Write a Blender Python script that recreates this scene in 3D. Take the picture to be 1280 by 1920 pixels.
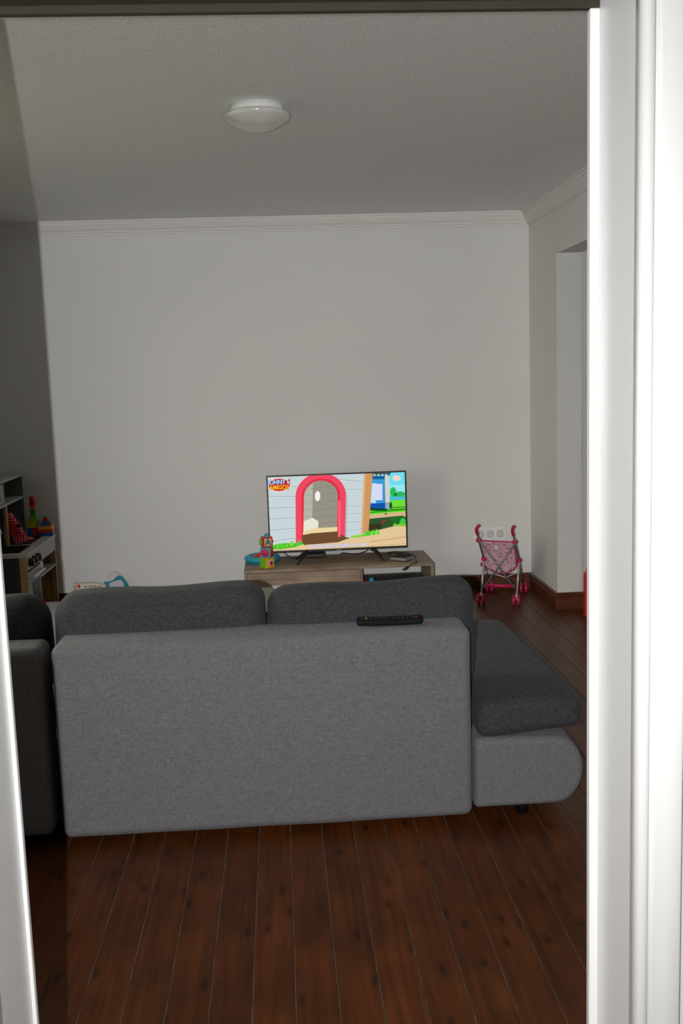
import bpy, bmesh, math, random
from mathutils import Vector, Matrix, noise
from math import sin, cos, pi, radians, tan

random.seed(7)
scene = bpy.context.scene
COL = scene.collection
for o in list(bpy.data.objects):
    bpy.data.objects.remove(o, do_unlink=True)

# ------------------------------------------------------------------ camera
EYE = Vector((0.0, 0.0, 1.55))
yaw, pitch, roll = radians(3.386), radians(7.805), radians(-1.869)
fwd = Vector((sin(yaw) * cos(pitch), cos(yaw) * cos(pitch), -sin(pitch)))
right0 = fwd.cross(Vector((0, 0, 1))).normalized()
up0 = right0.cross(fwd).normalized()
right = right0 * cos(roll) + up0 * sin(roll)
up = up0 * cos(roll) - right0 * sin(roll)
cam_data = bpy.data.cameras.new('camera')
cam_data.sensor_fit = 'VERTICAL'
cam_data.sensor_height = 22.2
cam_data.lens = 1889.0 / 1920.0 * 22.2
cam_data.clip_start = 0.02
cam = bpy.data.objects.new('camera', cam_data)
COL.objects.link(cam)
cam.matrix_world = Matrix(((right.x, up.x, -fwd.x, EYE.x), (right.y, up.y, -fwd.y, EYE.y),
                           (right.z, up.z, -fwd.z, EYE.z), (0, 0, 0, 1)))
scene.camera = cam

# ------------------------------------------------------------------ world, exposure, lights
scene.view_settings.view_transform = 'Standard'
scene.view_settings.look = 'None'
scene.view_settings.gamma = 1.0
scene.view_settings.use_curve_mapping = False
scene.view_settings.exposure = 0.0

world = bpy.data.worlds.new('overcast_sky')
scene.world = world
world.use_nodes = True
wb = world.node_tree.nodes['Background']
wb.inputs[0].default_value = (1.0, 0.985, 0.84, 1)
wb.inputs[1].default_value = 7.4

# the camera's pop-up flash: a small upright tube left of the lens
fl = bpy.data.lights.new('camera_flash', 'AREA')
fl.shape = 'RECTANGLE'
fl.size = 0.006
fl.size_y = 0.014
fl.energy = 11.8
fl.spread = radians(140)
fl.color = (1.0, 0.985, 0.97)
fl.use_nodes = True
nt = fl.node_tree
em = nt.nodes['Emission']
fo = nt.nodes.new('ShaderNodeLightFalloff')
fo.inputs['Strength'].default_value = 1.0
nt.links.new(fo.outputs['Linear'], em.inputs['Strength'])
flo = bpy.data.objects.new('camera_flash', fl)
COL.objects.link(flo)
mw = cam.matrix_world.copy()
mw.translation = Vector((-0.0995, 0.0, 1.552))
flo.matrix_world = mw

# portal for the window in the left wall (helps the sampler, emits nothing itself)
WIN = (3.30, 4.55, 0.55, 2.20)   # y0, y1, z0, z1
pl = bpy.data.lights.new('window_portal', 'AREA')
pl.shape = 'RECTANGLE'
pl.size = WIN[1] - WIN[0]
pl.size_y = WIN[3] - WIN[2]
pl.cycles.is_portal = True
plo = bpy.data.objects.new('window_portal', pl)
COL.objects.link(plo)
plo.location = (-2.02, (WIN[0] + WIN[1]) / 2, (WIN[2] + WIN[3]) / 2)
plo.rotation_euler = (radians(90), 0, radians(-90))

# ------------------------------------------------------------------ materials
def lin(c):
    return c / 12.92 if c <= 0.04045 else ((c + 0.055) / 1.055) ** 2.4

def rgb(r, g, b):
    return (lin(r / 255), lin(g / 255), lin(b / 255), 1)

MATS = {}

def mat(name, col, rough=0.6, metal=0.0, spec=0.5, bump=None, var=None, coat=0.0, emit=None):
    """bump=(scale,strength,distance) var=(scale,amount,stretch)"""
    if name in MATS:
        return MATS[name]
    m = bpy.data.materials.new(name)
    m.use_nodes = True
    n, l = m.node_tree.nodes, m.node_tree.links
    p = n['Principled BSDF']
    p.inputs['Base Color'].default_value = col
    p.inputs['Roughness'].default_value = rough
    p.inputs['Metallic'].default_value = metal
    p.inputs['Specular IOR Level'].default_value = spec
    p.inputs['Coat Weight'].default_value = coat
    if emit:
        p.inputs['Emission Color'].default_value = col
        p.inputs['Emission Strength'].default_value = emit
    tc = n.new('ShaderNodeTexCoord')
    if var is None:
        var = (14.0, 0.06, (1, 1, 1))
    mp = n.new('ShaderNodeMapping')
    mp.inputs['Scale'].default_value = var[2]
    l.new(tc.outputs['Object'], mp.inputs[0])
    nz = n.new('ShaderNodeTexNoise')
    nz.inputs['Scale'].default_value = var[0]
    nz.inputs['Detail'].default_value = 4
    l.new(mp.outputs[0], nz.inputs[0])
    rp = n.new('ShaderNodeMapRange')
    rp.inputs['From Min'].default_value = 0.3
    rp.inputs['From Max'].default_value = 0.7
    rp.inputs['To Min'].default_value = 1 - var[1]
    rp.inputs['To Max'].default_value = 1 + var[1]
    l.new(nz.outputs[0], rp.inputs[0])
    mx = n.new('ShaderNodeVectorMath')
    mx.operation = 'SCALE'
    mx.inputs[0].default_value = col[:3]
    l.new(rp.outputs[0], mx.inputs['Scale'])
    l.new(mx.outputs[0], p.inputs['Base Color'])
    if bump:
        b = n.new('ShaderNodeBump')
        b.inputs['Strength'].default_value = bump[1]
        b.inputs['Distance'].default_value = bump[2]
        nb = n.new('ShaderNodeTexNoise')
        nb.inputs['Scale'].default_value = bump[0]
        nb.inputs['Detail'].default_value = 3
        l.new(tc.outputs['Object'], nb.inputs[0])
        l.new(nb.outputs[0], b.inputs['Height'])
        l.new(b.outputs[0], p.inputs['Normal'])
    MATS[name] = m
    return m

def fabric(name, col, dark, heat=0.35):
    m = bpy.data.materials.new(name)
    m.use_nodes = True
    n, l = m.node_tree.nodes, m.node_tree.links
    p = n['Principled BSDF']
    p.inputs['Roughness'].default_value = 0.95
    p.inputs['Specular IOR Level'].default_value = 0.15
    p.inputs['Sheen Weight'].default_value = heat
    p.inputs['Sheen Roughness'].default_value = 0.5
    tc = n.new('ShaderNodeTexCoord')
    outs = []
    for sc in ((520, 520, 60), (60, 60, 520)):
        mp = n.new('ShaderNodeMapping')
        mp.inputs['Scale'].default_value = sc
        l.new(tc.outputs['Object'], mp.inputs[0])
        nz = n.new('ShaderNodeTexNoise')
        nz.inputs['Scale'].default_value = 1.0
        nz.inputs['Detail'].default_value = 2
        l.new(mp.outputs[0], nz.inputs[0])
        outs.append(nz)
    ad = n.new('ShaderNodeMath')
    ad.operation = 'ADD'
    l.new(outs[0].outputs[0], ad.inputs[0])
    l.new(outs[1].outputs[0], ad.inputs[1])
    rp = n.new('ShaderNodeMapRange')
    rp.inputs['From Min'].default_value = 0.72
    rp.inputs['From Max'].default_value = 1.28
    l.new(ad.outputs[0], rp.inputs[0])
    mx = n.new('ShaderNodeMix')
    mx.data_type = 'RGBA'
    mx.inputs[6].default_value = dark
    mx.inputs[7].default_value = col
    l.new(rp.outputs[0], mx.inputs[0])
    l.new(mx.outputs[2], p.inputs['Base Color'])
    b = n.new('ShaderNodeBump')
    b.inputs['Strength'].default_value = 0.35
    b.inputs['Distance'].default_value = 0.001
    l.new(ad.outputs[0], b.inputs['Height'])
    l.new(b.outputs[0], p.inputs['Normal'])
    return m

def wood(name, c1, c2, scale=(60, 3, 60), rough=0.45, knots=False, coat=0.0, spec=0.5):
    m = bpy.data.materials.new(name)
    m.use_nodes = True
    n, l = m.node_tree.nodes, m.node_tree.links
    p = n['Principled BSDF']
    p.inputs['Roughness'].default_value = rough
    p.inputs['Coat Weight'].default_value = coat
    p.inputs['Specular IOR Level'].default_value = spec
    tc = n.new('ShaderNodeTexCoord')
    oi = n.new('ShaderNodeObjectInfo')
    off = n.new('ShaderNodeVectorMath')
    off.operation = 'ADD'
    rs = n.new('ShaderNodeVectorMath')
    rs.operation = 'SCALE'
    rs.inputs[0].default_value = (13.7, 41.3, 5.1)
    l.new(oi.outputs['Random'], rs.inputs['Scale'])
    l.new(tc.outputs['Object'], off.inputs[0])
    l.new(rs.outputs[0], off.inputs[1])
    mp = n.new('ShaderNodeMapping')
    mp.inputs['Scale'].default_value = scale
    l.new(off.outputs[0], mp.inputs[0])
    nz = n.new('ShaderNodeTexNoise')
    nz.inputs['Scale'].default_value = 1.0
    nz.inputs['Detail'].default_value = 5
    nz.inputs['Distortion'].default_value = 0.6
    l.new(mp.outputs[0], nz.inputs[0])
    rp = n.new('ShaderNodeMapRange')
    rp.inputs['From Min'].default_value = 0.3
    rp.inputs['From Max'].default_value = 0.72
    l.new(nz.outputs[0], rp.inputs[0])
    mx = n.new('ShaderNodeMix')
    mx.data_type = 'RGBA'
    mx.inputs[6].default_value = c1
    mx.inputs[7].default_value = c2
    l.new(rp.outputs[0], mx.inputs[0])
    colour = mx.outputs[2]
    # large blotches of stain
    nb = n.new('ShaderNodeTexNoise')
    nb.inputs['Scale'].default_value = 5.0
    nb.inputs['Detail'].default_value = 3
    l.new(off.outputs[0], nb.inputs[0])
    rb = n.new('ShaderNodeMapRange')
    rb.inputs['From Min'].default_value = 0.35
    rb.inputs['From Max'].default_value = 0.7
    rb.inputs['To Min'].default_value = 0.72
    rb.inputs['To Max'].default_value = 1.15
    l.new(nb.outputs[0], rb.inputs[0])
    sc = n.new('ShaderNodeVectorMath')
    sc.operation = 'SCALE'
    l.new(colour, sc.inputs[0])
    l.new(rb.outputs[0], sc.inputs['Scale'])
    colour = sc.outputs[0]
    if knots:
        mk = n.new('ShaderNodeMapping')
        mk.inputs['Scale'].default_value = (9.0, 3.2, 1.0)
        l.new(off.outputs[0], mk.inputs[0])
        vo = n.new('ShaderNodeTexVoronoi')
        vo.inputs['Scale'].default_value = 1.0
        vo.voronoi_dimensions = '2D'
        l.new(mk.outputs[0], vo.inputs['Vector'])
        rk = n.new('ShaderNodeMapRange')
        rk.inputs['From Min'].default_value = 0.02
        rk.inputs['From Max'].default_value = 0.13
        rk.inputs['To Min'].default_value = 0.4
        rk.inputs['To Max'].default_value = 1.0
        l.new(vo.outputs['Distance'], rk.inputs[0])
        s2 = n.new('ShaderNodeVectorMath')
        s2.operation = 'SCALE'
        l.new(colour, s2.inputs[0])
        l.new(rk.outputs[0], s2.inputs['Scale'])
        colour = s2.outputs[0]
    # plank to plank difference
    rr = n.new('ShaderNodeMapRange')
    rr.inputs['To Min'].default_value = 0.82
    rr.inputs['To Max'].default_value = 1.15
    l.new(oi.outputs['Random'], rr.inputs[0])
    s3 = n.new('ShaderNodeVectorMath')
    s3.operation = 'SCALE'
    l.new(colour, s3.inputs[0])
    l.new(rr.outputs[0], s3.inputs['Scale'])
    l.new(s3.outputs[0], p.inputs['Base Color'])
    b = n.new('ShaderNodeBump')
    b.inputs['Strength'].default_value = 0.15
    b.inputs['Distance'].default_value = 0.002
    l.new(nz.outputs[0], b.inputs['Height'])
    l.new(b.outputs[0], p.inputs['Normal'])
    return m

M_WALL = mat('white_wall_paint', (0.74, 0.735, 0.715, 1), 0.75, spec=0.25, bump=(90, 0.10, 0.002), var=(1.2, 0.02, (1, 1, 1)))
M_CEIL = mat('woodchip_ceiling_paint', (0.87, 0.865, 0.85, 1), 0.6, spec=0.35, bump=(130, 1.0, 0.010), var=(120, 0.09, (1, 1, 1)))
M_TRIM = mat('white_stucco_trim', (0.76, 0.75, 0.73, 1), 0.7, spec=0.2, var=(2, .02, (1, 1, 1)))
M_FRAME = mat('white_gloss_frame_paint', (0.90, 0.90, 0.90, 1), 0.3, spec=0.45, var=(2, .01, (1, 1, 1)))
M_HEAD = mat('dark_olive_head', (0.050, 0.046, 0.035, 1), 0.9, spec=0.05)  # one even dark olive tone for the door head and its stop
M_PLANK = wood('dark_stained_pine', rgb(78, 40, 15), rgb(104, 55, 20), (48, 2.2, 20), 0.36, True, 0.0, 0.25)
M_SUB = mat('dusty_floor_joint', (0.14, 0.125, 0.105, 1), 0.9, var=(60, .5, (1, .3, 1)))
M_BASE = wood('dark_baseboard_wood', rgb(74, 36, 18), rgb(106, 54, 26), (5, 40, 40), 0.4)
M_LIGHT = fabric('light_grey_fabric', (0.238, 0.236, 0.252, 1), (0.140, 0.138, 0.149, 1), 0.1)
M_DARK = fabric('dark_grey_fabric', (0.080, 0.085, 0.093, 1), (0.032, 0.034, 0.038, 1), 0.05)
M_BLACK = mat('black_plastic', (0.008, 0.008, 0.009, 1), 0.4)
M_RUB = mat('black_rubber', (0.01, 0.01, 0.01, 1), 0.7)
M_GREY = mat('grey_plastic', (0.25, 0.25, 0.26, 1), 0.45)
M_SILV = mat('silver_painted_steel', (0.42, 0.42, 0.43, 1), 0.35, 0.5)
M_OAK = wood('sonoma_oak_veneer', rgb(128, 108, 88), rgb(170, 148, 124), (3, 50, 50), 0.5)
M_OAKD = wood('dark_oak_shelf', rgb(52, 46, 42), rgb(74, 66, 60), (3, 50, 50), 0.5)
M_BEECH = wood('birch_plywood', rgb(176, 136, 84), rgb(205, 165, 112), (40, 40, 3), 0.5)
M_PINK = mat('hot_pink_plastic', rgb(196, 22, 82), 0.4)
M_WHITE = mat('white_plastic', (0.72, 0.72, 0.70, 1), 0.35)
M_GLASS = mat('opal_glass', (0.66, 0.66, 0.62, 1), 0.12, spec=0.6)
M_LAMPB = mat('white_lamp_base', (0.82, 0.83, 0.83, 1), 0.4)
def plain(name, r, g, b, rough=0.4, **k):
    return mat(name, rgb(r, g, b), rough, **k)
M_RED = plain('red_plastic', 205, 24, 30)
M_YEL = plain('yellow_plastic', 236, 178, 30)
M_ORA = plain('orange_plastic', 230, 110, 30)
M_GRN = plain('green_plastic', 30, 130, 60)
M_LIME = plain('lime_green_plastic', 120, 196, 50)
M_YLIME = plain('yellow_green_plastic', 190, 195, 30)
M_BLUE = plain('blue_plastic', 30, 80, 170)
M_TURQ = plain('turquoise_plastic', 40, 165, 190)
M_TEAL = plain('teal_plastic', 0, 140, 150)
M_LILAC = plain('pale_lilac_plastic', 214, 204, 214)
M_MAG = plain('magenta_plastic', 200, 30, 100)
M_KITW = mat('pale_grey_panel', (0.42, 0.44, 0.44, 1), 0.5)
M_KITD = mat('dark_grey_shade_panel', (0.03, 0.033, 0.035, 1), 0.6)

# ------------------------------------------------------------------ object helpers
def link_mesh(name, me, m, parent=None, label=None, origin=None):
    """me holds world coordinates; origin goes to the bottom centre of the bounds"""
    if origin is None:
        xs = [v.co for v in me.vertices]
        lo = Vector((min(v.x for v in xs), min(v.y for v in xs), min(v.z for v in xs)))
        hi = Vector((max(v.x for v in xs), max(v.y for v in xs), max(v.z for v in xs)))
        origin = Vector(((lo.x + hi.x) / 2, (lo.y + hi.y) / 2, lo.z))
    me.transform(Matrix.Translation(-origin))
    o = bpy.data.objects.new(name, me)
    COL.objects.link(o)
    mats = m if isinstance(m, (list, tuple)) else [m]
    for q in mats:
        me.materials.append(q)
    o['w'] = list(origin)
    if parent is not None:
        o.parent = parent
        o.location = origin - Vector(parent['w'])
    else:
        o.location = origin
    if label:
        o['label'] = label
    return o

def from_bm(name, bm, m, parent=None, smooth=False, label=None):
    bmesh.ops.recalc_face_normals(bm, faces=bm.faces)
    me = bpy.data.meshes.new(name)
    bm.to_mesh(me)
    bm.free()
    if smooth:
        for p in me.polygons:
            p.use_smooth = True
    return link_mesh(name, me, m, parent, label)

def thing(name, label, cat, loc, group=None):
    o = bpy.data.objects.new(name, None)
    o.empty_display_size = 0.05
    COL.objects.link(o)
    o.location = loc
    o['w'] = list(loc)
    o['label'] = label
    o['category'] = cat
    if group:
        o['group'] = group
    return o

def tag(o, label, cat, group=None):
    o['label'] = label
    o['category'] = cat
    if group:
        o['group'] = group
    return o

def struct(o):
    o['kind'] = 'structure'
    return o

def bm_box(bm, lo, hi, M=None):
    vs = [bm.verts.new((x, y, z)) for x in (lo[0], hi[0]) for y in (lo[1], hi[1]) for z in (lo[2], hi[2])]
    for f in ((0, 1, 3, 2), (4, 6, 7, 5), (0, 4, 5, 1), (2, 3, 7, 6), (0, 2, 6, 4), (1, 5, 7, 3)):
        bm.faces.new([vs[i] for i in f])
    if M is not None:
        bmesh.ops.transform(bm, matrix=M, verts=vs)
    return vs

def box(name, lo, hi, m, parent=None, bevel=0.0, M=None, label=None, seg=2):
    bm = bmesh.new()
    bm_box(bm, lo, hi)
    if bevel:
        bmesh.ops.bevel(bm, geom=bm.edges[:], offset=bevel, segments=seg, affect='EDGES', profile=0.5)
    if M is not None:
        bmesh.ops.transform(bm, matrix=M, verts=bm.verts[:])
    return from_bm(name, bm, m, parent, False, label)

def boxes(name, lst, m, parent=None, label=None):
    bm = bmesh.new()
    for lo, hi in lst:
        bm_box(bm, lo, hi)
    return from_bm(name, bm, m, parent, False, label)

def bm_tube(bm, pts, r, n=10, cap=True):
    pts = [Vector(p) for p in pts]
    rs = r if isinstance(r, (list, tuple)) else [r] * len(pts)
    rings = []
    ref = None
    for i, p in enumerate(pts):
        a = pts[max(i - 1, 0)]
        b = pts[min(i + 1, len(pts) - 1)]
        t = (b - a).normalized()
        if ref is None:
            ref = t.orthogonal().normalized()
        ref = (ref - t * ref.dot(t))
        if ref.length < 1e-6:
            ref = t.orthogonal()
        ref.normalize()
        s = t.cross(ref)
        rings.append([bm.verts.new(p + (ref * cos(2 * pi * k / n) + s * sin(2 * pi * k / n)) * rs[i]) for k in range(n)])
    for A, B in zip(rings, rings[1:]):
        for k in range(n):
            bm.faces.new((A[k], A[(k + 1) % n], B[(k + 1) % n], B[k]))
    if cap:
        bm.faces.new(rings[0][::-1])
        bm.faces.new(rings[-1])

def spline(pts, sub=6):
    P = [Vector(p) for p in pts]
    out = []
    for i in range(len(P) - 1):
        p0, p1, p2, p3 = P[max(i - 1, 0)], P[i], P[i + 1], P[min(i + 2, len(P) - 1)]
        for k in range(sub):
            t = k / sub
            out.append(0.5 * ((2 * p1) + (p2 - p0) * t + (2 * p0 - 5 * p1 + 4 * p2 - p3) * t * t + (3 * p1 - p0 - 3 * p2 + p3) * t ** 3))
    out.append(P[-1])
    return out

def tube(name, pts, r, m, parent=None, n=10, label=None, smooth=True):
    bm = bmesh.new()
    bm_tube(bm, pts, r, n)
    return from_bm(name, bm, m, parent, smooth, label)

def lathe(name, prof, m, parent=None, c=(0, 0, 0), n=48, M=None, smooth=True, label=None):
    """prof: (r,z) pairs; M maps the local axis frame to the world"""
    bm = bmesh.new()
    rings = []
    for r, z in prof:
        if r < 1e-6:
            rings.append([bm.verts.new((0, 0, z))])
        else:
            rings.append([bm.verts.new((r * cos(2 * pi * k / n), r * sin(2 * pi * k / n), z)) for k in range(n)])
    for A, B in zip(rings, rings[1:]):
        for k in range(n):
            if len(A) == 1 and len(B) == 1:
                continue
            if len(A) == 1:
                bm.faces.new((A[0], B[(k + 1) % n], B[k]))
            elif len(B) == 1:
                bm.faces.new((A[k], A[(k + 1) % n], B[0]))
            else:
                bm.faces.new((A[k], A[(k + 1) % n], B[(k + 1) % n], B[k]))
    X = Matrix.Translation(c) @ (M if M is not None else Matrix.Identity(4))
    bmesh.ops.transform(bm, matrix=X, verts=bm.verts[:])
    return from_bm(name, bm, m, parent, smooth, label)

def soft(name, lo, hi, r, m, parent=None, puff=(0, 0, 0), nz=0.0, M=None, label=None, nflat=10, narc=5, nscale=4.0, fn=None):
    """a soft rounded block: edges of radius r, faces swelling by puff along x,y,z, surface noise nz"""
    h = [(hi[i] - lo[i]) / 2 for i in range(3)]
    c = [(hi[i] + lo[i]) / 2 for i in range(3)]
    rr = [min(r, x * 0.98) for x in h]
    rad = min(rr)
    axes = []
    for i in range(3):
        inner = h[i] - rad
        a = [-(inner + rad * tan(pi / 4 * (1 - k / narc))) for k in range(narc)]
        b = [-inner + 2 * inner * k / nflat for k in range(nflat + 1)]
        axes.append(a + b + [-v for v in a[::-1]])
    bm = bmesh.new()
    cache = {}
    def V(p):
        key = tuple(round(x, 6) for x in p)
        if key in cache:
            return cache[key]
        q = Vector(p)
        inn = Vector([max(-(h[i] - rad), min(h[i] - rad, q[i])) for i in range(3)])
        d = q - inn
        if d.length > 1e-9:
            q = inn + d.normalized() * rad
        nrm = d.normalized() if d.length > 1e-9 else Vector((0, 0, 1))
        w = [max(0, 1 - (q[i] / h[i]) ** 2) for i in range(3)]
        off = Vector((nrm.x * puff[0] * w[1] ** .6 * w[2] ** .6, nrm.y * puff[1] * w[0] ** .6 * w[2] ** .6, nrm.z * puff[2] * w[0] ** .6 * w[1] ** .6))
        q = q + off + Vector(c)
        if nz:
            q += nrm * nz * noise.noise(q * nscale)
        if fn:
            q = fn(q)
        v = bm.verts.new(q)
        cache[key] = v
        return v
    for i in range(3):
        j, k = (i + 1) % 3, (i + 2) % 3
        for s in (-1, 1):
            for a in range(len(axes[j]) - 1):
                for b in range(len(axes[k]) - 1):
                    def mk(aa, bb):
                        p = [0, 0, 0]
                        p[i] = s * h[i]
                        p[j] = axes[j][aa]
                        p[k] = axes[k][bb]
                        return V(p)
                    vs = [mk(a, b), mk(a + 1, b), mk(a + 1, b + 1), mk(a, b + 1)]
                    if len(set(vs)) == 4:
                        try:
                            bm.faces.new(vs)
                        except ValueError:
                            pass
    if M is not None:
        bmesh.ops.transform(bm, matrix=M, verts=bm.verts[:])
    return from_bm(name, bm, m, parent, True, label)

def extrude_poly(name, pts, axis, a, b, m, parent=None, bevel=0.0, smooth=False, M=None, label=None):
    """2-D outline pts extruded along axis from a to b; axis 'x': (y,z), 'y': (x,z), 'z': (x,y)"""
    bm = bmesh.new()
    def P(p, t):
        return {'x': (t, p[0], p[1]), 'y': (p[0], t, p[1]), 'z': (p[0], p[1], t)}[axis]
    A = [bm.verts.new(P(p, a)) for p in pts]
    B = [bm.verts.new(P(p, b)) for p in pts]
    bm.faces.new(A)
    bm.faces.new(B[::-1])
    for i in range(len(pts)):
        j = (i + 1) % len(pts)
        bm.faces.new((A[i], B[i], B[j], A[j]))
    bmesh.ops.recalc_face_normals(bm, faces=bm.faces)
    if bevel:
        es = [e for e in bm.edges if len(e.link_faces) == 2 and e.calc_face_angle(0) > 0.6]
        bmesh.ops.bevel(bm, geom=es, offset=bevel, segments=2, affect='EDGES', profile=0.5)
    if M is not None:
        bmesh.ops.transform(bm, matrix=M, verts=bm.verts[:])
    return from_bm(name, bm, m, parent, smooth, label)

def text_mesh(name, body, size, M, m, parent, align='CENTER', extr=0.0, bold=0.0):
    cu = bpy.data.curves.new(name, 'FONT')
    cu.body = body
    cu.size = size
    cu.align_x = align
    cu.align_y = 'CENTER'
    cu.extrude = extr
    cu.offset = bold
    cu.resolution_u = 3
    tmp = bpy.data.objects.new(name + '_tmp', cu)
    COL.objects.link(tmp)
    dg = bpy.context.evaluated_depsgraph_get()
    me = bpy.data.meshes.new_from_object(tmp.evaluated_get(dg))
    bpy.data.objects.remove(tmp, do_unlink=True)
    me.transform(M)
    me.materials.clear()
    me.name = name
    return link_mesh(name, me, m, parent)

RX90 = Matrix.Rotation(radians(90), 4, 'X')     # text in XY plane -> stands up facing -Y

# ------------------------------------------------------------------ room shell
XL, XR, YD, YB, ZC = -1.97, 1.75, 1.37, 6.96, 2.60
YH = 1.225                    # hall side of the door wall
OPY0, OPY1, OPZ = 4.55, 6.275, 2.245
XO = 1.905                    # far side of the right wall
DX0, DX1, DZ = -0.41, 0.465, 2.06    # rough door hole

struct(box('wall_back', (XL - .2, YB, 0), (XR + .155, YB + .2, ZC), M_WALL))
struct(boxes('wall_right', [((XR, YD, 0), (XO, OPY0, ZC)), ((XR, OPY1, 0), (XO, YB, ZC)), ((XR, OPY0, OPZ), (XO, OPY1, ZC))], M_WALL))
struct(boxes('wall_left', [((XL - .2, YD, 0), (XL, WIN[0], ZC)), ((XL - .2, WIN[1], 0), (XL, YB, ZC)),
                           ((XL - .2, WIN[0], 0), (XL, WIN[1], WIN[2])), ((XL - .2, WIN[0], WIN[3]), (XL, WIN[1], ZC))], M_WALL))
struct(boxes('wall_door', [((XL - .2, YH, 0), (DX0, YD, ZC)), ((DX1, YH, 0), (XO, YD, ZC)), ((DX0, YH, DZ), (DX1, YD, ZC))], M_WALL))
struct(box('ceiling', (XL - .2, YD, ZC), (XO, YB + .2, ZC + .15), M_CEIL))
fl_o = struct(box('floor', (XL - .02, YH - .02, -.08), (XO + .02, YB + .02, -.003), M_SUB))
# floorboards, each its own piece
PW = 0.1075
bm = bmesh.new()
bm_box(bm, (-PW / 2 + .0013, YH, -.0035), (PW / 2 - .0013, YB, 0))
bmesh.ops.bevel(bm, geom=[e for e in bm.edges if abs((e.verts[0].co - e.verts[1].co).normalized().y) > .9 and e.verts[0].co.z > -.01],
                offset=0.0011, segments=1, affect='EDGES')
bmesh.ops.recalc_face_normals(bm, faces=bm.faces)
plank_me = bpy.data.meshes.new('plank')
bm.to_mesh(plank_me)
bm.free()
plank_me.materials.append(M_PLANK)
x = -0.016 + PW / 2
while x - PW > XL:
    x -= PW
while x < XO - .02:
    o = bpy.data.objects.new('plank', plank_me)
    COL.objects.link(o)
    o.parent = fl_o
    o.location = Vector((x, 0, 0)) - Vector(fl_o['w'])
    x += PW
# next room beyond the opening
struct(boxes('wall_next_room', [((XO + .022, OPY1 + .035, 0), (4.2, OPY1 + .18, ZC)), ((4.2, 3.0, 0), (4.35, OPY1 + .18, ZC)), ((XO, 2.9, 0), (4.2, 3.0, ZC)),
                                ((XO, 2.9, ZC), (4.35, OPY1 + .18, ZC + .15))], M_WALL))
struct(box('floor_next_room', (XO + .02, 2.9, -.08), (4.35, OPY1 + .18, -.001), M_PLANK))
# hallway around the camera
struct(box('floor_hall', (-1.0, -1.6, -.08), (1.3, YH - .02, -.001), mat('pale_bounce_floor', (.5, .48, .45, 1), .4)))  # unseen floor, made pale to bounce flash up onto the left jamb
struct(box('ceiling_hall', (-1.15, -1.75, ZC), (1.45, YD, ZC + .15), M_WALL))
struct(box('wall_hall_left', (-1.15, -1.75, 0), (-1.0, YH, ZC), M_WALL))
struct(box('wall_hall_right', (1.3, -1.75, 0), (1.45, YH, ZC), M_WALL))
struct(box('wall_hall_rear', (-1.15, -1.75, 0), (1.45, -1.6, ZC), M_WALL))

# crown moulding: profile (distance from wall, height below ceiling)
CROWN = [(0, .09), (.012, .09), (.012, .078), (.020, .074), (.020, .064), (.026, .060), (.036, .048), (.044, .034), (.048, .026),
         (.056, .026), (.056, .018), (.060, .010), (.070, .010), (.070, 0)]
def crown(name, kind):
    bm = bmesh.new()
    rings = []
    for end in (0, 1):
        ring = []
        for d, h in CROWN + [(0, 0)]:
            if kind == 'back':
                co = (XR - d, YB - d, ZC - h) if end else (XL + d, YB - d, ZC - h)
            elif kind == 'right':
                co = (XR - d, YB - d, ZC - h) if end else (XR - d, YD, ZC - h)
            else:
                co = (XL + d, YB - d, ZC - h) if end else (XL + d, YD, ZC - h)
            ring.append(bm.verts.new(co))
        rings.append(ring)
    n = len(rings[0])
    for k in range(n):
        bm.faces.new((rings[0][k], rings[0][(k + 1) % n], rings[1][(k + 1) % n], rings[1][k]))
    struct(from_bm(name, bm, M_TRIM))
crown('trim_1', 'back')
crown('trim_2', 'right')
crown('trim_3', 'left')

# baseboards
BB = [(0, 0), (.018, 0), (.018, .076), (.013, .080), (.013, .086), (.016, .090), (.016, .098), (.006, .106), (0, .106)]
def baseboard(name, seq):
    """seq: (position fn of profile distance) for the two ends"""
    bm = bmesh.new()
    rings = [[bm.verts.new(f(d) + (z,)) for d, z in BB] for f in seq]
    n = len(BB)
    for A, B in zip(rings, rings[1:]):
        for k in range(n):
            bm.faces.new((A[k], A[(k + 1) % n], B[(k + 1) % n], B[k]))
    bm.faces.new(rings[0])
    bm.faces.new(rings[-1][::-1])
    return struct(from_bm(name, bm, M_BASE))
baseboard('baseboard_back', [lambda d: (XL, YB - d), lambda d: (XR - d, YB - d)])
baseboard('baseboard_right', [lambda d: (XR - d, YB - d), lambda d: (XR - d, OPY1 - d)])
baseboard('baseboard_opening', [lambda d: (XR - d, OPY1 - d), lambda d: (XO + .02, OPY1 - d)])
baseboard('baseboard_front', [lambda d: (XR - d, OPY0), lambda d: (XR - d, YD)])
baseboard('baseboard_left', [lambda d: (XL + d, YD), lambda d: (XL + d, YB)])

struct(box('added_ground_plane', (-14, -6, -.6), (XL - .21, 16, -.4), mat('dark_ground_plane', (.10, .11, .07, 1), .9)))  # unseen plane added below the window to keep upward skylight off the ceiling
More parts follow.
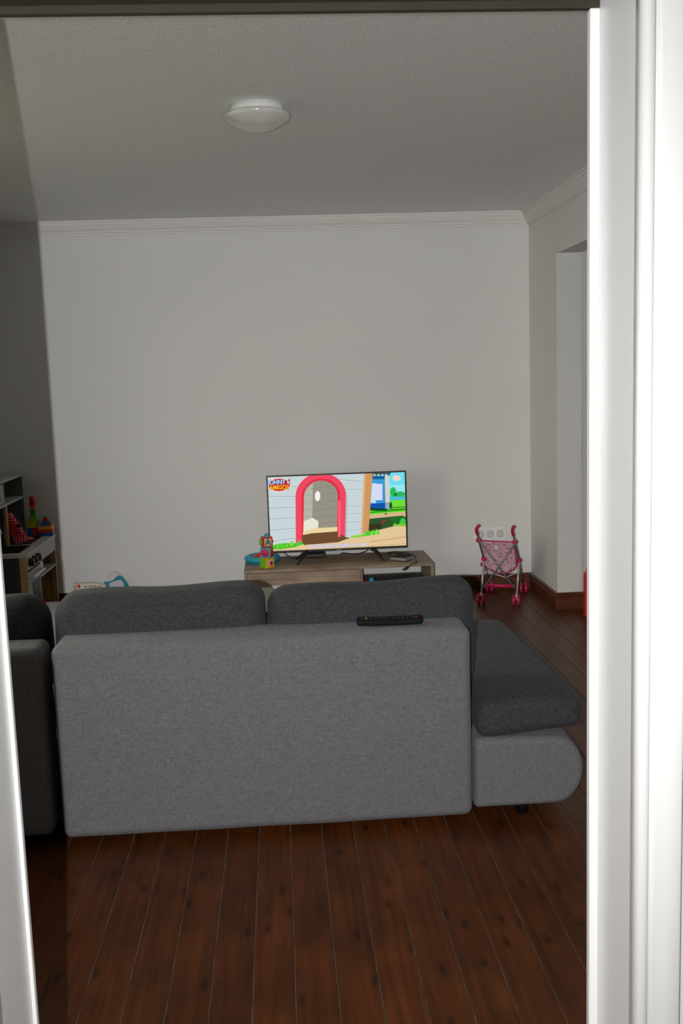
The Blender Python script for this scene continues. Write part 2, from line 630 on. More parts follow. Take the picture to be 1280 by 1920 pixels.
# window in the left wall (source of the soft daylight)
wf = struct(boxes('window_1', [((XL - .13, WIN[0], WIN[2]), (XL - .07, WIN[0] + .07, WIN[3])), ((XL - .13, WIN[1] - .07, WIN[2]), (XL - .07, WIN[1], WIN[3])),
                               ((XL - .13, WIN[0], WIN[2]), (XL - .07, WIN[1], WIN[2] + .07)), ((XL - .13, WIN[0], WIN[3] - .07), (XL - .07, WIN[1], WIN[3])),
                               ((XL - .13, (WIN[0] + WIN[1]) / 2 - .04, WIN[2]), (XL - .07, (WIN[0] + WIN[1]) / 2 + .04, WIN[3]))], M_FRAME))
gm = bpy.data.materials.new('window_glass')
gm.use_nodes = True
gn = gm.node_tree.nodes
gl = gm.node_tree.links
gn.remove(gn['Principled BSDF'])
tr = gn.new('ShaderNodeBsdfTransparent')
gs = gn.new('ShaderNodeBsdfGlossy')
gs.inputs['Roughness'].default_value = 0.02
mxs = gn.new('ShaderNodeMixShader')
mxs.inputs[0].default_value = 0.06
gl.new(tr.outputs[0], mxs.inputs[1])
gl.new(gs.outputs[0], mxs.inputs[2])
gl.new(mxs.outputs[0], gn['Material Output'].inputs[0])
ymid = (WIN[0] + WIN[1]) / 2
for a, b in ((WIN[0] + .07, ymid - .04), (ymid + .04, WIN[1] - .07)):
    box('window_pane', (XL - .104, a, WIN[2] + .07), (XL - .098, b, WIN[3] - .07), gm, wf)
box('window_sill', (XL - .09, WIN[0], WIN[2] - .03), (XL + .12, WIN[1], WIN[2]), M_FRAME, wf, .006)

# door frame: lining, stop and architrave on each side, dark head above
JR = 0.437       # right lining face
JL = -0.380      # left lining face
def architrave(side):
    s = 1 if side == 'right' else -1
    j = JR if s > 0 else JL
    top = 2.02
    hole = DX1 if s > 0 else DX0
    if s > 0:
        root = struct(box('trim_4', (j, YH, 0), (hole, YD, top), M_FRAME))
        box('door_stop', (j - .0135, YD - .014, 0), (j, YD, 2.009), M_FRAME, root, .002)
    else:
        root = struct(box('trim_5', (hole, YH, 0), (j - .006, YD, top), M_FRAME))
        j -= .006
        box('door_stop', (j, YD - .012, 0), (j + .006, YD, 2.009), M_FRAME, root, .002)
    # architrave profile on the hall side: (offset outwards from the lining edge, projection towards the hall)
    prof = [(0, 0), (0, .016), (.003, .021), (.008, .023), (.014, .0215), (.018, .0165), (.0195, .012), (.024, .012), (.027, .0155), (.060, .0165), (.064, .013), (.064, 0)]
    bm = bmesh.new()
    A = [bm.verts.new((j + s * a, YH - b, 0)) for a, b in prof]
    B = [bm.verts.new((j + s * a, YH - b, top + a)) for a, b in prof]
    n = len(prof)
    for k in range(n):
        bm.faces.new((A[k], A[(k + 1) % n], B[(k + 1) % n], B[k]))
    bm.faces.new(A)
    bm.faces.new(B[::-1])
    from_bm('architrave', bm, M_FRAME, root, True)
architrave('right')
architrave('left')
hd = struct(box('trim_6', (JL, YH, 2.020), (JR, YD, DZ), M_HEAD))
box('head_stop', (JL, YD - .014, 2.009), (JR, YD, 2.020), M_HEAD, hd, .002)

# ------------------------------------------------------------------ sofa
sofa = thing('sofa', 'light grey fabric sofa seen from behind with two dark grey back cushions', 'sofa', (0.1, 3.8, 0))
back = soft('back_panel', (-0.780, 3.262, 0.026), (0.615, 3.47, 0.692), 0.030, M_LIGHT, sofa, (0, .006, .003), .0025, nflat=22)
tube('seam', [(-0.760, 3.2725, .672), (-0.3, 3.2715, .674), (0.2, 3.2715, .674), (0.592, 3.2725, .672)], .0016, M_DARK, back, 6)
def cushfn(a, b, amp):
    def f(q):
        t = (q.x - a) / (b - a)
        q.z += amp * (t - .5) + .006 * sin(t * 9)
        return q
    return f
c1 = soft('back_cushion', (-0.800, 3.43, .40), (-0.082, 3.63, .812), 0.058, M_DARK, sofa, (.010, .022, .010), .007, nflat=14, fn=cushfn(-.8, -.08, .006))
c2 = soft('back_cushion', (-0.060, 3.43, .40), (0.656, 3.57, .809), 0.055, M_DARK, sofa, (.010, .022, .008), .006, nflat=14, fn=cushfn(-.07, .67, .012))
for a, b, c in ((-.76, -.12, c1), (-.03, .625, c2)):
    tube('piping', spline([(a, 3.446, .758), (a + .1, 3.434, .780), ((a + b) / 2, 3.428, .786), (b - .1, 3.434, .785), (b, 3.446, .766)]), .0022, M_DARK, c, 6)
soft('seat_base', (-0.755, 3.48, .05), (.63, 4.34, .30), .05, M_LIGHT, sofa)
soft('seat_cushion', (-0.80, 3.48, .30), (.635, 4.42, .43), .05, M_DARK, sofa, (0, 0, .01), .004)
# end block whose outer side is rounded
prof = [(.622, .058), (.632, .05), (.88, .05)]
for k in range(13):
    t = -pi / 2 + pi * k / 12
    prof.append((.905 + .098 * cos(t), .172 + .122 * sin(t)))
prof += [(.64, .30), (.625, .29)]
def rounded_sweep(name, pts, y0, y1, rad, m, parent):
    """closed (x,z) outline swept along y, its two ends rounded off by rad"""
    cx = sum(p[0] for p in pts) / len(pts)
    cz = sum(p[1] for p in pts) / len(pts)
    hx = max(p[0] for p in pts) - cx
    hz = max(p[1] for p in pts) - cz
    st = []
    for k in range(6):
        t = pi / 2 * k / 5
        st.append((y0 + rad * (1 - sin(t)), rad * (1 - cos(t))))
    seq = st[::-1]
    ys = [(y0 + rad * (1 - sin(pi / 2 * k / 5)), rad * (1 - cos(pi / 2 * k / 5))) for k in range(6)]
    ring = [(y, d) for y, d in ys][::-1]
    full = ring + [((y1 + y0) - y, d) for y, d in ring[::-1]]
    bm = bmesh.new()
    rings = []
    for y, d in full:
        rings.append([bm.verts.new((cx + (p[0] - cx) * (1 - d / hx), y, cz + (p[1] - cz) * (1 - d / hz))) for p in pts])
    n_ = len(pts)
    for A, B in zip(rings, rings[1:]):
        for k in range(n_):
            bm.faces.new((A[k], A[(k + 1) % n_], B[(k + 1) % n_], B[k]))
    for R_, inv in ((rings[0], 1), (rings[-1], 0)):
        f = bm.faces.new(R_)
    return from_bm(name, bm, m, parent, True)
dense = []
for a, b in zip(prof, prof[1:] + prof[:1]):
    k_ = max(1, int(math.hypot(b[0] - a[0], b[1] - a[1]) / .02))
    for q in range(k_):
        dense.append((a[0] + (b[0] - a[0]) * q / k_, a[1] + (b[1] - a[1]) * q / k_))
eb = rounded_sweep('end_block', dense, 3.266, 4.33, .022, M_LIGHT, sofa)
for pg in eb.data.polygons:
    if len(pg.vertices) > 4:
        pg.use_smooth = False
def endfn(q):
    t = max(0, min(1, (q.x - .64) / .36))
    q.z += .022 * t * t * max(0, min(1, 1 - (q.z - .292) / .133))
    q.z += .006 * sin(q.x * 9)
    q.x += -.02 * max(0, (q.y - 3.9) / .5)
    return q
soft('end_seat_cushion', (.636, 3.272, .292), (1.003, 4.42, .425), .043, M_DARK, sofa, (.004, .006, .012), .006, nflat=14, fn=endfn)
for px, py in ((.80, 3.335), (.80, 4.2), (-.6, 3.42), (-.6, 4.2), (.45, 3.42), (.1, 4.2)):
    lathe('foot', [(0, .0), (.02, 0), (.022, .05), (.022, .053), (0, .053)], M_BLACK, sofa, (px, py, 0), 16)

chaise = thing('chaise_section', 'grey corner section of the sofa with one dark cushion, in shadow by the door jamb', 'sofa', (-1.35, 4.2, 0))
soft('back_panel', (-1.86, 3.275, .035), (-0.812, 3.44, .685), .03, M_LIGHT, chaise, (0, .005, .003), .0025, nflat=16)
cl = soft('back_cushion', (-1.55, 3.45, .42), (-.842, 3.63, .80), .08, M_DARK, chaise, (.016, .03, .018), .012, nflat=14, fn=cushfn(-1.55, -.83, .02))
tube('piping', spline([(-1.5, 3.455, .765), (-1.2, 3.436, .782), (-.95, 3.437, .788), (-.88, 3.455, .768)]), .0022, M_DARK, cl, 6)
soft('seat_base', (-1.86, 3.49, .05), (-.80, 5.25, .29), .05, M_LIGHT, chaise, nflat=12)
soft('seat_cushion', (-1.84, 3.65, .29), (-.805, 5.22, .43), .05, M_LIGHT, chaise, (0, 0, .012), .004, nflat=12)
for px, py in ((-1.75, 3.4), (-.95, 3.4), (-1.75, 5.05), (-.95, 5.05)):
    lathe('foot', [(0, 0), (.02, 0), (.024, .05), (.024, .07), (0, .07)], M_BLACK, chaise, (px, py, 0), 16)

# remote control on the sofa back
rc = thing('remote_control', 'black television remote control lying on top of the sofa back', 'remote control', (.35, 3.345, .695))
Mr = Matrix.Translation((.35, 3.345, .697)) @ Matrix.Rotation(radians(-3), 4, 'Z')
def rcfn(q):
    t = q.x / .11
    q.z += .003 * t * t
    q.y *= 1 - .08 * (1 - abs(t))
    return q
soft('body', (-.113, -.029, 0), (.113, .029, .022), .009, mat('matt_black_remote_plastic', (.006, .006, .007, 1), .75, spec=.25), rc, nflat=8, narc=3, fn=rcfn, M=Mr)
for i in range(13):
    for j in range(4):
        if i in (6,) and j in (1, 2):
            continue
        m_ = M_RUB
        if i == 12 and j == 1:
            m_ = M_RED
        elif i == 12:
            continue
        if i == 1 and j == 1:
            m_ = M_YEL
        xx, yy = -.095 + i * .0155, -.0155 + j * .0103
        zz = .0215 + .003 * (xx / .11) ** 2
        box('button', (xx - .005, yy - .0033, zz - .001), (xx + .005, yy + .0033, zz + .002), m_, rc, M=Mr)

# ------------------------------------------------------------------ ceiling lamp
lamp = thing('ceiling_lamp', 'round white opal glass ceiling lamp, switched off', 'ceiling lamp', (-.035, 4.14, 2.50))
lathe('base_ring', [(0, 2.60), (.107, 2.60), (.107, 2.580), (.108, 2.572), (0, 2.572)], M_LAMPB, lamp, (-.035, 4.14, 0))
dome = [(.104, 2.574), (.112, 2.573), (.122, 2.570), (.1285, 2.565), (.131, 2.559)]
for k in range(1, 17):
    rr = .131 * (1 - k / 16) ** .75
    dome.append((rr, 2.506 + .050 * (rr / .131) ** 2.2))
lathe('glass_shade', dome, M_GLASS, lamp, (-.035, 4.14, 0), 64)

# ------------------------------------------------------------------ TV stand
ST = dict(x0=-.264, x1=.975, y0=6.445, y1=6.925, top=.305)
st = thing('tv_stand', 'low oak veneer TV stand with drawer front and open compartment', 'TV stand', (.355, 6.68, 0))
box('top_board', (ST['x0'], ST['y0'], .285), (ST['x1'], ST['y1'], .305), M_OAK, st, .001)
box('side_panel', (ST['x0'], ST['y0'], .190), (ST['x0'] + .02, ST['y1'], .285), M_OAK, st, .001)
box('side_panel', (ST['x1'] - .02, ST['y0'], .132), (ST['x1'], ST['y1'], .285), M_OAK, st, .001)
box('divider', (.492, ST['y0'] + .004, .132), (.507, ST['y1'], .285), M_OAK, st)
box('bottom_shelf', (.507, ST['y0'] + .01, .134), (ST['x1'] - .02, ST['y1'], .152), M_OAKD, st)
box('drawer_front', (ST['x0'] + .022, ST['y0'] + .001, .200), (.491, ST['y0'] + .02, .282), M_OAK, st, .001)
box('lower_panel', (ST['x0'] + .03, ST['y0'] + .03, .02), (.485, ST['y0'] + .045, .196), M_WHITE, st)
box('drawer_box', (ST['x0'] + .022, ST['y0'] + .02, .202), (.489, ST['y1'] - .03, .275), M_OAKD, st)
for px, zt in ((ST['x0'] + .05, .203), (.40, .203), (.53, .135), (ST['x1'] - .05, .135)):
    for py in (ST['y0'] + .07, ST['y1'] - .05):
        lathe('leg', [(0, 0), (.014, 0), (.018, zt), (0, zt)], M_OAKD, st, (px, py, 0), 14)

# ------------------------------------------------------------------ television
TX0, TX1, TZ0, TZ1, TY = -.098, .832, .374, .896, 6.66
tv = thing('television', 'flat screen television showing a cartoon kennel scene', 'television', (.367, TY, .305))
box('housing', (TX0, TY, TZ0), (TX1, TY + .022, TZ1), M_BLACK, tv, .003)
box('rear_bulge', (TX0 + .12, TY + .02, TZ0 + .03), (TX1 - .12, TY + .06, TZ0 + .30), M_BLACK, tv, .01)
box('sensor', (.118, TY + .002, TZ0 - .006), (.150, TY + .016, TZ0 + .001), M_BLACK, tv, .002)
for s, x_ in ((-1, .155), (1, .595)):
    xe = x_ + s * .070
    bm = bmesh.new()
    for dy in (-.095, .11):
        bm_tube(bm, [(x_, TY + .012, TZ0 + .005), (x_ + (xe - x_) * .5, TY + .012 + dy * .42, .345), (xe, TY + .012 + dy, .3075)], [.013, .010, .007], 8)
    bm_tube(bm, [(x_, TY + .012, TZ0 + .02), (x_, TY + .012, TZ0 - .012)], .014, 8)
    for v in bm.verts:
        v.co.z = max(v.co.z, .305)
    from_bm('foot', bm, M_BLACK, tv, False)
SX0, SX1, SZ0, SZ1 = TX0 + .010, TX1 - .008, TZ0 + .017, TZ1 - .009
scr = box('screen', (SX0, TY - .0006, SZ0), (SX1, TY + .002, SZ1), M_BLACK, tv)
box('badge', (.355, TY - .0008, TZ0 + .005), (.385, TY + .001, TZ0 + .010), M_GREY, tv)

EM = {}
def emat(c, s=1.0):
    k = tuple(c)
    if k not in EM:
        m = bpy.data.materials.new('lit_screen_colour_%d' % len(EM))
        m.use_nodes = True
        n = m.node_tree.nodes
        n.remove(n['Principled BSDF'])
        e = n.new('ShaderNodeEmission')
        e.inputs[0].default_value = rgb(*c)
        e.inputs[1].default_value = s
        m.node_tree.links.new(e.outputs[0], n['Material Output'].inputs[0])
        EM[k] = m
    return EM[k]

def S(x, y):
    """a point of the programme's picture, drawn on a 1280 x 794 sketch grid, to the screen plane"""
    xl = 58 + (y - 105) * .075
    xr = 1187 + (y - 68) * .013
    u = (x - xl) / (xr - xl)
    yt = 105 - (x - 58) * .0328
    yb = 716 - (x - 105) * .032
    v = (y - yt) / (yb - yt)
    u = min(1, max(0, u))
    v = min(1, max(0, v))
    return (SX0 + u * (SX1 - SX0), SZ1 - v * (SZ1 - SZ0))

layer = [0]
pic_bm = bmesh.new()
pic_mats = []
def draw(col, pts):
    layer[0] += 1
    m = emat(col)
    if m not in pic_mats:
        pic_mats.append(m)
    yy = TY - .0008 - .00002 * layer[0]
    vs = []
    for x_, y_ in pts:
        a, b = S(x_, y_)
        vs.append(pic_bm.verts.new((a, yy, b)))
    try:
        f = pic_bm.faces.new(vs)
        f.material_index = pic_mats.index(m)
    except ValueError:
        pass
def rect(col, x0, y0, x1, y1):
    draw(col, [(x0, y0), (x1, y0), (x1, y1), (x0, y1)])
def ell(col, cx, cy, rx, ry, n=28):
    draw(col, [(cx + rx * cos(2 * pi * k / n), cy + ry * sin(2 * pi * k / n)) for k in range(n)])
def line(col, pts, w):
    for (xa, ya), (xb, yb) in zip(pts, pts[1:]):
        draw(col, [(xa, ya - w), (xb, yb - w), (xb, yb + w), (xa, ya + w)])

draw((200, 213, 216), [(40, 60), (900, 40), (870, 640), (80, 720)])
rect((110, 222, 240), 1030, 40, 1220, 310)
draw((150, 232, 240), [(1060, 180), (1220, 170), (1220, 300), (1060, 300)])
rect((70, 190, 205), 1060, 262, 1220, 310)
ell((235, 215, 200), 1120, 118, 34, 24)
ell((45, 185, 90), 1150, 250, 40, 22)
ell((48, 188, 88), 1090, 232, 27, 40)
ell((25, 130, 60), 1110, 255, 14, 16)
draw((112, 222, 52), [(1050, 305), (1220, 296), (1220, 430), (880, 440), (880, 380), (1050, 375)])
draw((50, 170, 30), [(1000, 380), (1220, 368), (1220, 384), (880, 412), (880, 400)])
line((40, 66, 36), [(1060, 364), (1220, 356)], 3)
line((40, 66, 36), [(1060, 380), (1220, 374)], 2)
rect((62, 160, 222), 900, 90, 1022, 378)
rect((24, 96, 150), 912, 100, 1022, 126)
for yy in range(150, 340, 26):
    line((40, 120, 190), [(900, yy), (1022, yy)], 2)
draw((196, 226, 246), [(908, 160), (952, 158), (946, 325), (902, 320)])
rect((218, 216, 244), 944, 165, 1002, 300)
draw((20, 84, 170), [(902, 330), (1022, 320), (1040, 375), (900, 376)])
draw((20, 70, 40), [(900, 362), (1040, 372), (1040, 390), (900, 386)])
draw((60, 100, 104), [(915, 70), (1075, 62), (1062, 96), (915, 98)])
for xx in range(925, 1050, 32):
    draw((235, 240, 240), [(xx, 96), (xx + 13, 82), (xx + 26, 96)])
draw((208, 212, 204), [(1022, 100), (1058, 96), (1062, 368), (1026, 366)])
draw((150, 165, 190), [(1024, 320), (1062, 318), (1064, 372), (1026, 372)])
ell((24, 90, 40), 1070, 345, 12, 30)
draw((214, 180, 140), [(885, 420), (1220, 396), (1220, 440), (885, 455)])
draw((46, 84, 46), [(885, 455), (1165, 430), (1220, 440), (1220, 500), (960, 552), (880, 575)])
draw((30, 110, 40), [(1060, 450), (1170, 434), (1220, 444), (1220, 490), (1090, 498)])
draw((58, 52, 30), [(885, 505), (1000, 490), (990, 540), (885, 560)])
draw((130, 62, 40), [(990, 500), (996, 470), (1030, 462), (1045, 470), (1020, 480), (1005, 502)])
draw((130, 62, 40), [(1010, 418), (1030, 408), (1050, 412), (1030, 420)])
# ground
draw((226, 198, 152), [(60, 740), (60, 700), (360, 660), (640, 640), (760, 605), (860, 585), (940, 556), (1110, 515), (1240, 505), (1240, 740)])
draw((212, 178, 130), [(900, 640), (1240, 600), (1240, 616), (900, 655)])
draw((216, 184, 138), [(700, 690), (1240, 660), (1240, 672), (700, 700)])
ell((60, 200, 70), 1168, 482, 24, 30)
draw((120, 200, 50), [(1085, 515), (1100, 490), (1120, 505), (1150, 492), (1190, 500), (1240, 500), (1240, 520)])
# corner post of the kennel
draw((206, 150, 96), [(856, 40), (922, 40), (888, 560), (828, 580)])
draw((226, 168, 108), [(850, 40), (868, 40), (842, 575), (826, 580)])
# siding joints
for ya, yb in ((170, 184), (262, 266), (360, 356), (452, 440), (545, 528), (638, 610)):
    line((128, 146, 154), [(50, ya), (300, yb)], 2)
    line((222, 232, 234), [(50, ya + 5), (300, yb + 5)], 2)
for ya, yb in ((126, 146), (204, 212), (346, 350), (418, 408), (492, 476), (566, 540)):
    line((140, 156, 164), [(640, ya), (846, yb)], 2)
    line((224, 234, 236), [(640, ya + 5), (846, yb + 5)], 2)
# shade beside the arch, arch, opening
def arch(x0, x1, ytop, ybl, ybr, rx=None):
    pts = [(x0 + (x1 - x0) * .03, ybl)]
    cx, rx = (x0 + x1) / 2, (x1 - x0) / 2
    ry = rx * .92
    for k in range(25):
        t = pi - pi * k / 24
        pts.append((cx + rx * cos(t), ytop + ry - ry * sin(t)))
    pts.append((x1 - 4, ybr))
    return pts
draw((170, 190, 204), arch(300, 716, 100, 640, 606))
draw((240, 72, 98), arch(290, 702, 70, 655, 612))
draw((226, 46, 70), arch(340, 655, 116, 645, 612))
draw((150, 146, 132), arch(358, 634, 134, 640, 606))
draw((182, 180, 166), [(360, 250), (382, 200), (430, 150), (430, 575), (360, 575)])
for yy in (190, 250, 310, 370, 430, 490):
    line((122, 120, 106), [(436, yy + 8), (628, yy - 10)], 1.5)
    line((150, 148, 134), [(366, yy), (430, yy + 8)], 1.5)
draw((232, 230, 210), [(362, 470), (430, 440), (480, 470), (480, 545), (362, 560)])
ell((240, 242, 236), 470, 262, 22, 42)
draw((236, 214, 160), [(358, 560), (430, 530), (634, 520), (634, 580), (358, 600)])
draw((110, 76, 52), [(352, 585), (430, 570), (640, 556), (700, 606), (740, 612), (640, 648), (370, 668), (352, 650)])
draw((246, 96, 118), [(636, 300), (660, 300), (664, 600), (640, 604)])
# grass tufts
rnd = random.Random(3)
def tuft(x0, x1, y0, y1, hgt, n, cols):
    for i in range(n):
        t = rnd.random()
        bx = x0 + (x1 - x0) * t
        by = y0 + (y1 - y0) * t + rnd.uniform(-6, 10)
        hh = hgt * rnd.uniform(.5, 1.0)
        draw(rnd.choice(cols), [(bx - 9, by), (bx + rnd.uniform(-16, 16), by - hh), (bx + 9, by)])
draw((86, 190, 44), [(105, 700), (110, 672), (160, 655), (240, 650), (330, 650), (360, 660), (300, 684), (180, 702)])
tuft(115, 350, 690, 660, 42, 46, [(90, 205, 50), (60, 180, 40), (130, 225, 60), (70, 195, 60)])
draw((110, 205, 56), [(735, 608), (800, 590), (860, 578), (970, 572), (980, 582), (880, 596), (780, 612)])
tuft(745, 850, 606, 588, 18, 16, [(130, 215, 70), (170, 220, 80)])
tuft(860, 975, 590, 576, 44, 26, [(90, 210, 50), (70, 200, 40), (140, 230, 80)])
# channel emblem
ell((246, 236, 226), 153, 168, 94, 58)
ell((204, 28, 40), 153, 167, 88, 52)
draw((204, 28, 40), [(215, 140), (240, 112), (244, 160), (238, 190)])
me = bpy.data.meshes.new('picture')
pic_bm.to_mesh(me)
pic_bm.free()
pic = link_mesh('picture', me, pic_mats, scr)

def screen_text(body, x, y, hgt, col, lay, bold=.0, sx=1.0, rot=-1.9):
    a, b = S(x, y)
    M = Matrix.Translation((a, TY - .0062 - .0002 * lay, b)) @ RX90 @ Matrix.Scale(sx, 4, (1, 0, 0))
    return text_mesh('lettering', body, hgt, M, emat(col), scr, bold=bold)
screen_text('JOHNY e', 150, 146, .041, (60, 130, 200), 0, .0022, .88)
screen_text('JOHNY e', 150, 145, .041, (150, 226, 250), 1, .0008, .88)
screen_text('AMIGOS', 154, 190, .040, (180, 90, 20), 0, .0022, .88)
screen_text('AMIGOS', 154, 189, .040, (250, 190, 40), 1, .0008, .88)
screen_text('Um fazendeiro tinha um cão', 640, 672, .0345, (120, 124, 190), 0, .0016, 1.0)
screen_text('Um fazendeiro tinha um cão', 640, 672, .0345, (246, 244, 255), 1, .0002, 1.0)

# things on the stand
box_stb = thing('set_top_box', 'flat black receiver box behind the television feet', 'receiver', (.215, 6.86, .305))
box('case', (.15, 6.80, .309), (.285, 6.91, .334), M_BLACK, box_stb, .004)
for px in (.165, .27):
    for py in (6.815, 6.895):
        lathe('rubber_foot', [(0, .305), (.006, .305), (.006, .31), (0, .31)], M_RUB, box_stb, (px, py, 0), 10)
tag(tube('television_cable', spline([(.57, 6.70, .40), (.565, 6.705, .362), (.50, 6.74, .333), (.45, 6.78, .3285), (.40, 6.81, .331), (.385, 6.83, .310)]), .0035, M_RUB, None, 8),
    'black cable drooping behind the television to the stand top', 'cable')
tag(tube('power_cable', spline([(-.02, 6.685, .40), (.0, 6.72, .365), (.03, 6.76, .335), (.06, 6.80, .309), (.10, 6.85, .3085)]), .003, M_RUB, None, 8),
    'thin black cable hanging below the television beside the stacked cubes', 'cable')

# external drive with cable on the right of the stand
hd_ = thing('external_drive', 'flat silver and black electronic box with a loose cable on the TV stand', 'drive', (.785, 6.60, .305))
Mh = Matrix.Translation((.790, 6.60, .305)) @ Matrix.Rotation(radians(-38), 4, 'Z')
box('case', (-.058, -.062, .004), (.058, .062, .022), M_SILV, hd_, .003, Mh)
box('lid', (-.054, -.058, .022), (.054, .058, .026), M_BLACK, hd_, .001, Mh)
tag(tube('coiled_cable', spline([(.735, 6.69, .309), (.70, 6.70, .331), (.735, 6.735, .337), (.79, 6.70, .336), (.765, 6.665, .335), (.71, 6.69, .338), (.75, 6.72, .341), (.80, 6.68, .339),
                                 (.84, 6.62, .336), (.865, 6.56, .333), (.868, 6.50, .3095)]), .0032, M_RUB, None, 8), 'black cable coiled on the silver electronic box', 'cable')
ad = thing('cable_plug', 'black cable end with plug hanging over the stand edge', 'cable', (.80, 6.43, .28))
tube('cable', spline([(.868, 6.495, .3085), (.865, 6.46, .3085), (.848, 6.437, .309), (.822, 6.434, .298), (.80, 6.434, .286)]), .003, M_RUB, ad, 8)
tube('plug', [(.802, 6.434, .287), (.797, 6.434, .283), (.775, 6.434, .270), (.770, 6.434, .267)], [.004, .008, .008, .006], M_BLACK, ad, 8)

# toy in the open compartment
tc_ = thing('toy_figure', 'small red and blue toy in the open compartment of the stand', 'toy', (.55, 6.54, .152))
soft('body', (.515, 6.52, .152), (.55, 6.57, .188), .012, M_RED, tc_, nflat=3, narc=3)
soft('top', (.553, 6.525, .152), (.588, 6.565, .206), .012, M_TURQ, tc_, nflat=3, narc=3)
soft('arm', (.535, 6.515, .162), (.57, 6.53, .172), .004, M_WHITE, tc_, nflat=3, narc=2)

# activity cubes, stacked
def cube_frame(x, y, z, deg):
    return Matrix.Translation((x, y, z)) @ Matrix.Rotation(radians(deg), 4, 'Z')
def disc(name, M, r, t, m, parent, n=24):
    return lathe(name, [(0, 0), (r, 0), (r, t * .6), (r * .9, t), (0, t)], m, parent, (0, 0, 0), n, M)
FRONT = lambda s: Matrix.Translation((0, -s, 0)) @ Matrix.Rotation(radians(90), 4, 'X')
LEFT = lambda s: Matrix.Translation((-s, 0, 0)) @ Matrix.Rotation(radians(-90), 4, 'Y')
RIGHT = lambda s: Matrix.Translation((s, 0, 0)) @ Matrix.Rotation(radians(90), 4, 'Y')
H = .0345
q1 = thing('activity_cube', 'yellow and green toy cube, lowest of the three stacked on the stand', 'toy cube', (-.114, 6.528, .305), 'stacked activity cubes')
F1 = cube_frame(-.114, 6.528, .305 + H, 43)
box('body', (-H, -H, -H), (H, H, H), M_YEL, q1, .005, F1)
box('side_plate', (-H - .002, -H + .006, -H + .006), (-H + .004, H - .006, H - .006), M_LIME, q1, .001, F1)
disc('ring', F1 @ FRONT(H), .022, .004, M_WHITE, q1)
lathe('ball', [(0, -.002), (.016, 0), (.0155, .006), (.011, .011), (0, .014)], plain('brown_red_plastic', 170, 40, 30), q1, (0, 0, 0), 24, F1 @ FRONT(H))
q2 = thing('activity_cube', 'turquoise toy cube with magenta button, between the yellow and the red cube', 'toy cube', (-.113, 6.528, .374), 'stacked activity cubes')
F2 = cube_frame(-.113, 6.528, .374 + H, -17)
box('body', (-H, -H, -H), (H, H, H), M_TURQ, q2, .005, F2)
box('side_plate', (H - .004, -H + .005, -H + .005), (H + .002, H - .005, H - .005), M_RED, q2, .001, F2)
lathe('button', [(.024, 0), (.024, .003), (.022, .006), (.018, .007), (0, .008)], M_MAG, q2, (0, 0, 0), 28, F2 @ FRONT(H))
lathe('button_rim', [(.0245, 0), (.028, 0), (.028, .003), (.0245, .003)], M_ORA, q2, (0, 0, 0), 28, F2 @ FRONT(H))
q3 = thing('activity_cube', 'red toy cube with the letter A and a turquoise knob, topmost of its stack', 'toy cube', (-.110, 6.528, .443), 'stacked activity cubes')
F3 = cube_frame(-.110, 6.528, .443 + H, 10)
box('body', (-H, -H, -H), (H, H, H), M_RED, q3, .005, F3)
box('letter_plate', (-.022, -H - .003, -.024), (.026, -H + .002, .026), plain('cream_plastic', 226, 196, 150), q3, .001, F3)
text_mesh('letter', 'A', .058, F3 @ Matrix.Translation((.002, -H - .0034, 0)) @ RX90, plain('slate_blue_print', 70, 100, 140), q3, bold=.0022)
lathe('side_knob', [(0, 0), (.024, 0), (.024, .006), (.02, .012), (0, .014)], M_LIME, q3, (0, 0, 0), 24, F3 @ LEFT(H))
lathe('side_knob', [(0, 0), (.010, 0), (.010, .006), (.006, .009), (0, .01)], M_RED, q3, (0, 0, 0), 18, F3 @ RIGHT(H))
lathe('top_knob', [(.018, H), (.018, H + .006), (.015, H + .014), (.009, H + .020), (0, H + .022)], M_TURQ, q3, (0, 0, 0), 24, F3)

# turquoise toy tray behind the cubes
ty = thing('toy_tray', 'turquoise oval toy with red middle lying behind the stacked cubes', 'toy', (-.150, 6.765, .305))
bm = bmesh.new()
for k in range(40):
    pass
ring_pts = [(-.150 + .098 * cos(2 * pi * k / 40), 6.765 + .10 * sin(2 * pi * k / 40), .331) for k in range(41)]
bm_tube(bm, ring_pts, .024, 10, False)
for v in bm.verts:
    v.co.z = .331 + (v.co.z - .331) * .8
bmesh.ops.remove_doubles(bm, verts=bm.verts[:], dist=.0005)
from_bm('rim', bm, M_TURQ, ty, True)
lathe('foot_ring', [(.095, .305), (.11, .305), (.112, .314), (.095, .314)], M_TEAL, ty, (-.150, 6.765, 0), 40)
lathe('middle', [(0, .318), (.088, .318), (.085, .330), (.055, .348), (.022, .366), (0, .368)], M_RED, ty, (-.150, 6.765, 0), 32)
lathe('cap', [(0, .360), (.026, .362), (.022, .374), (0, .380)], M_ORA, ty, (-.135, 6.775, 0), 20)

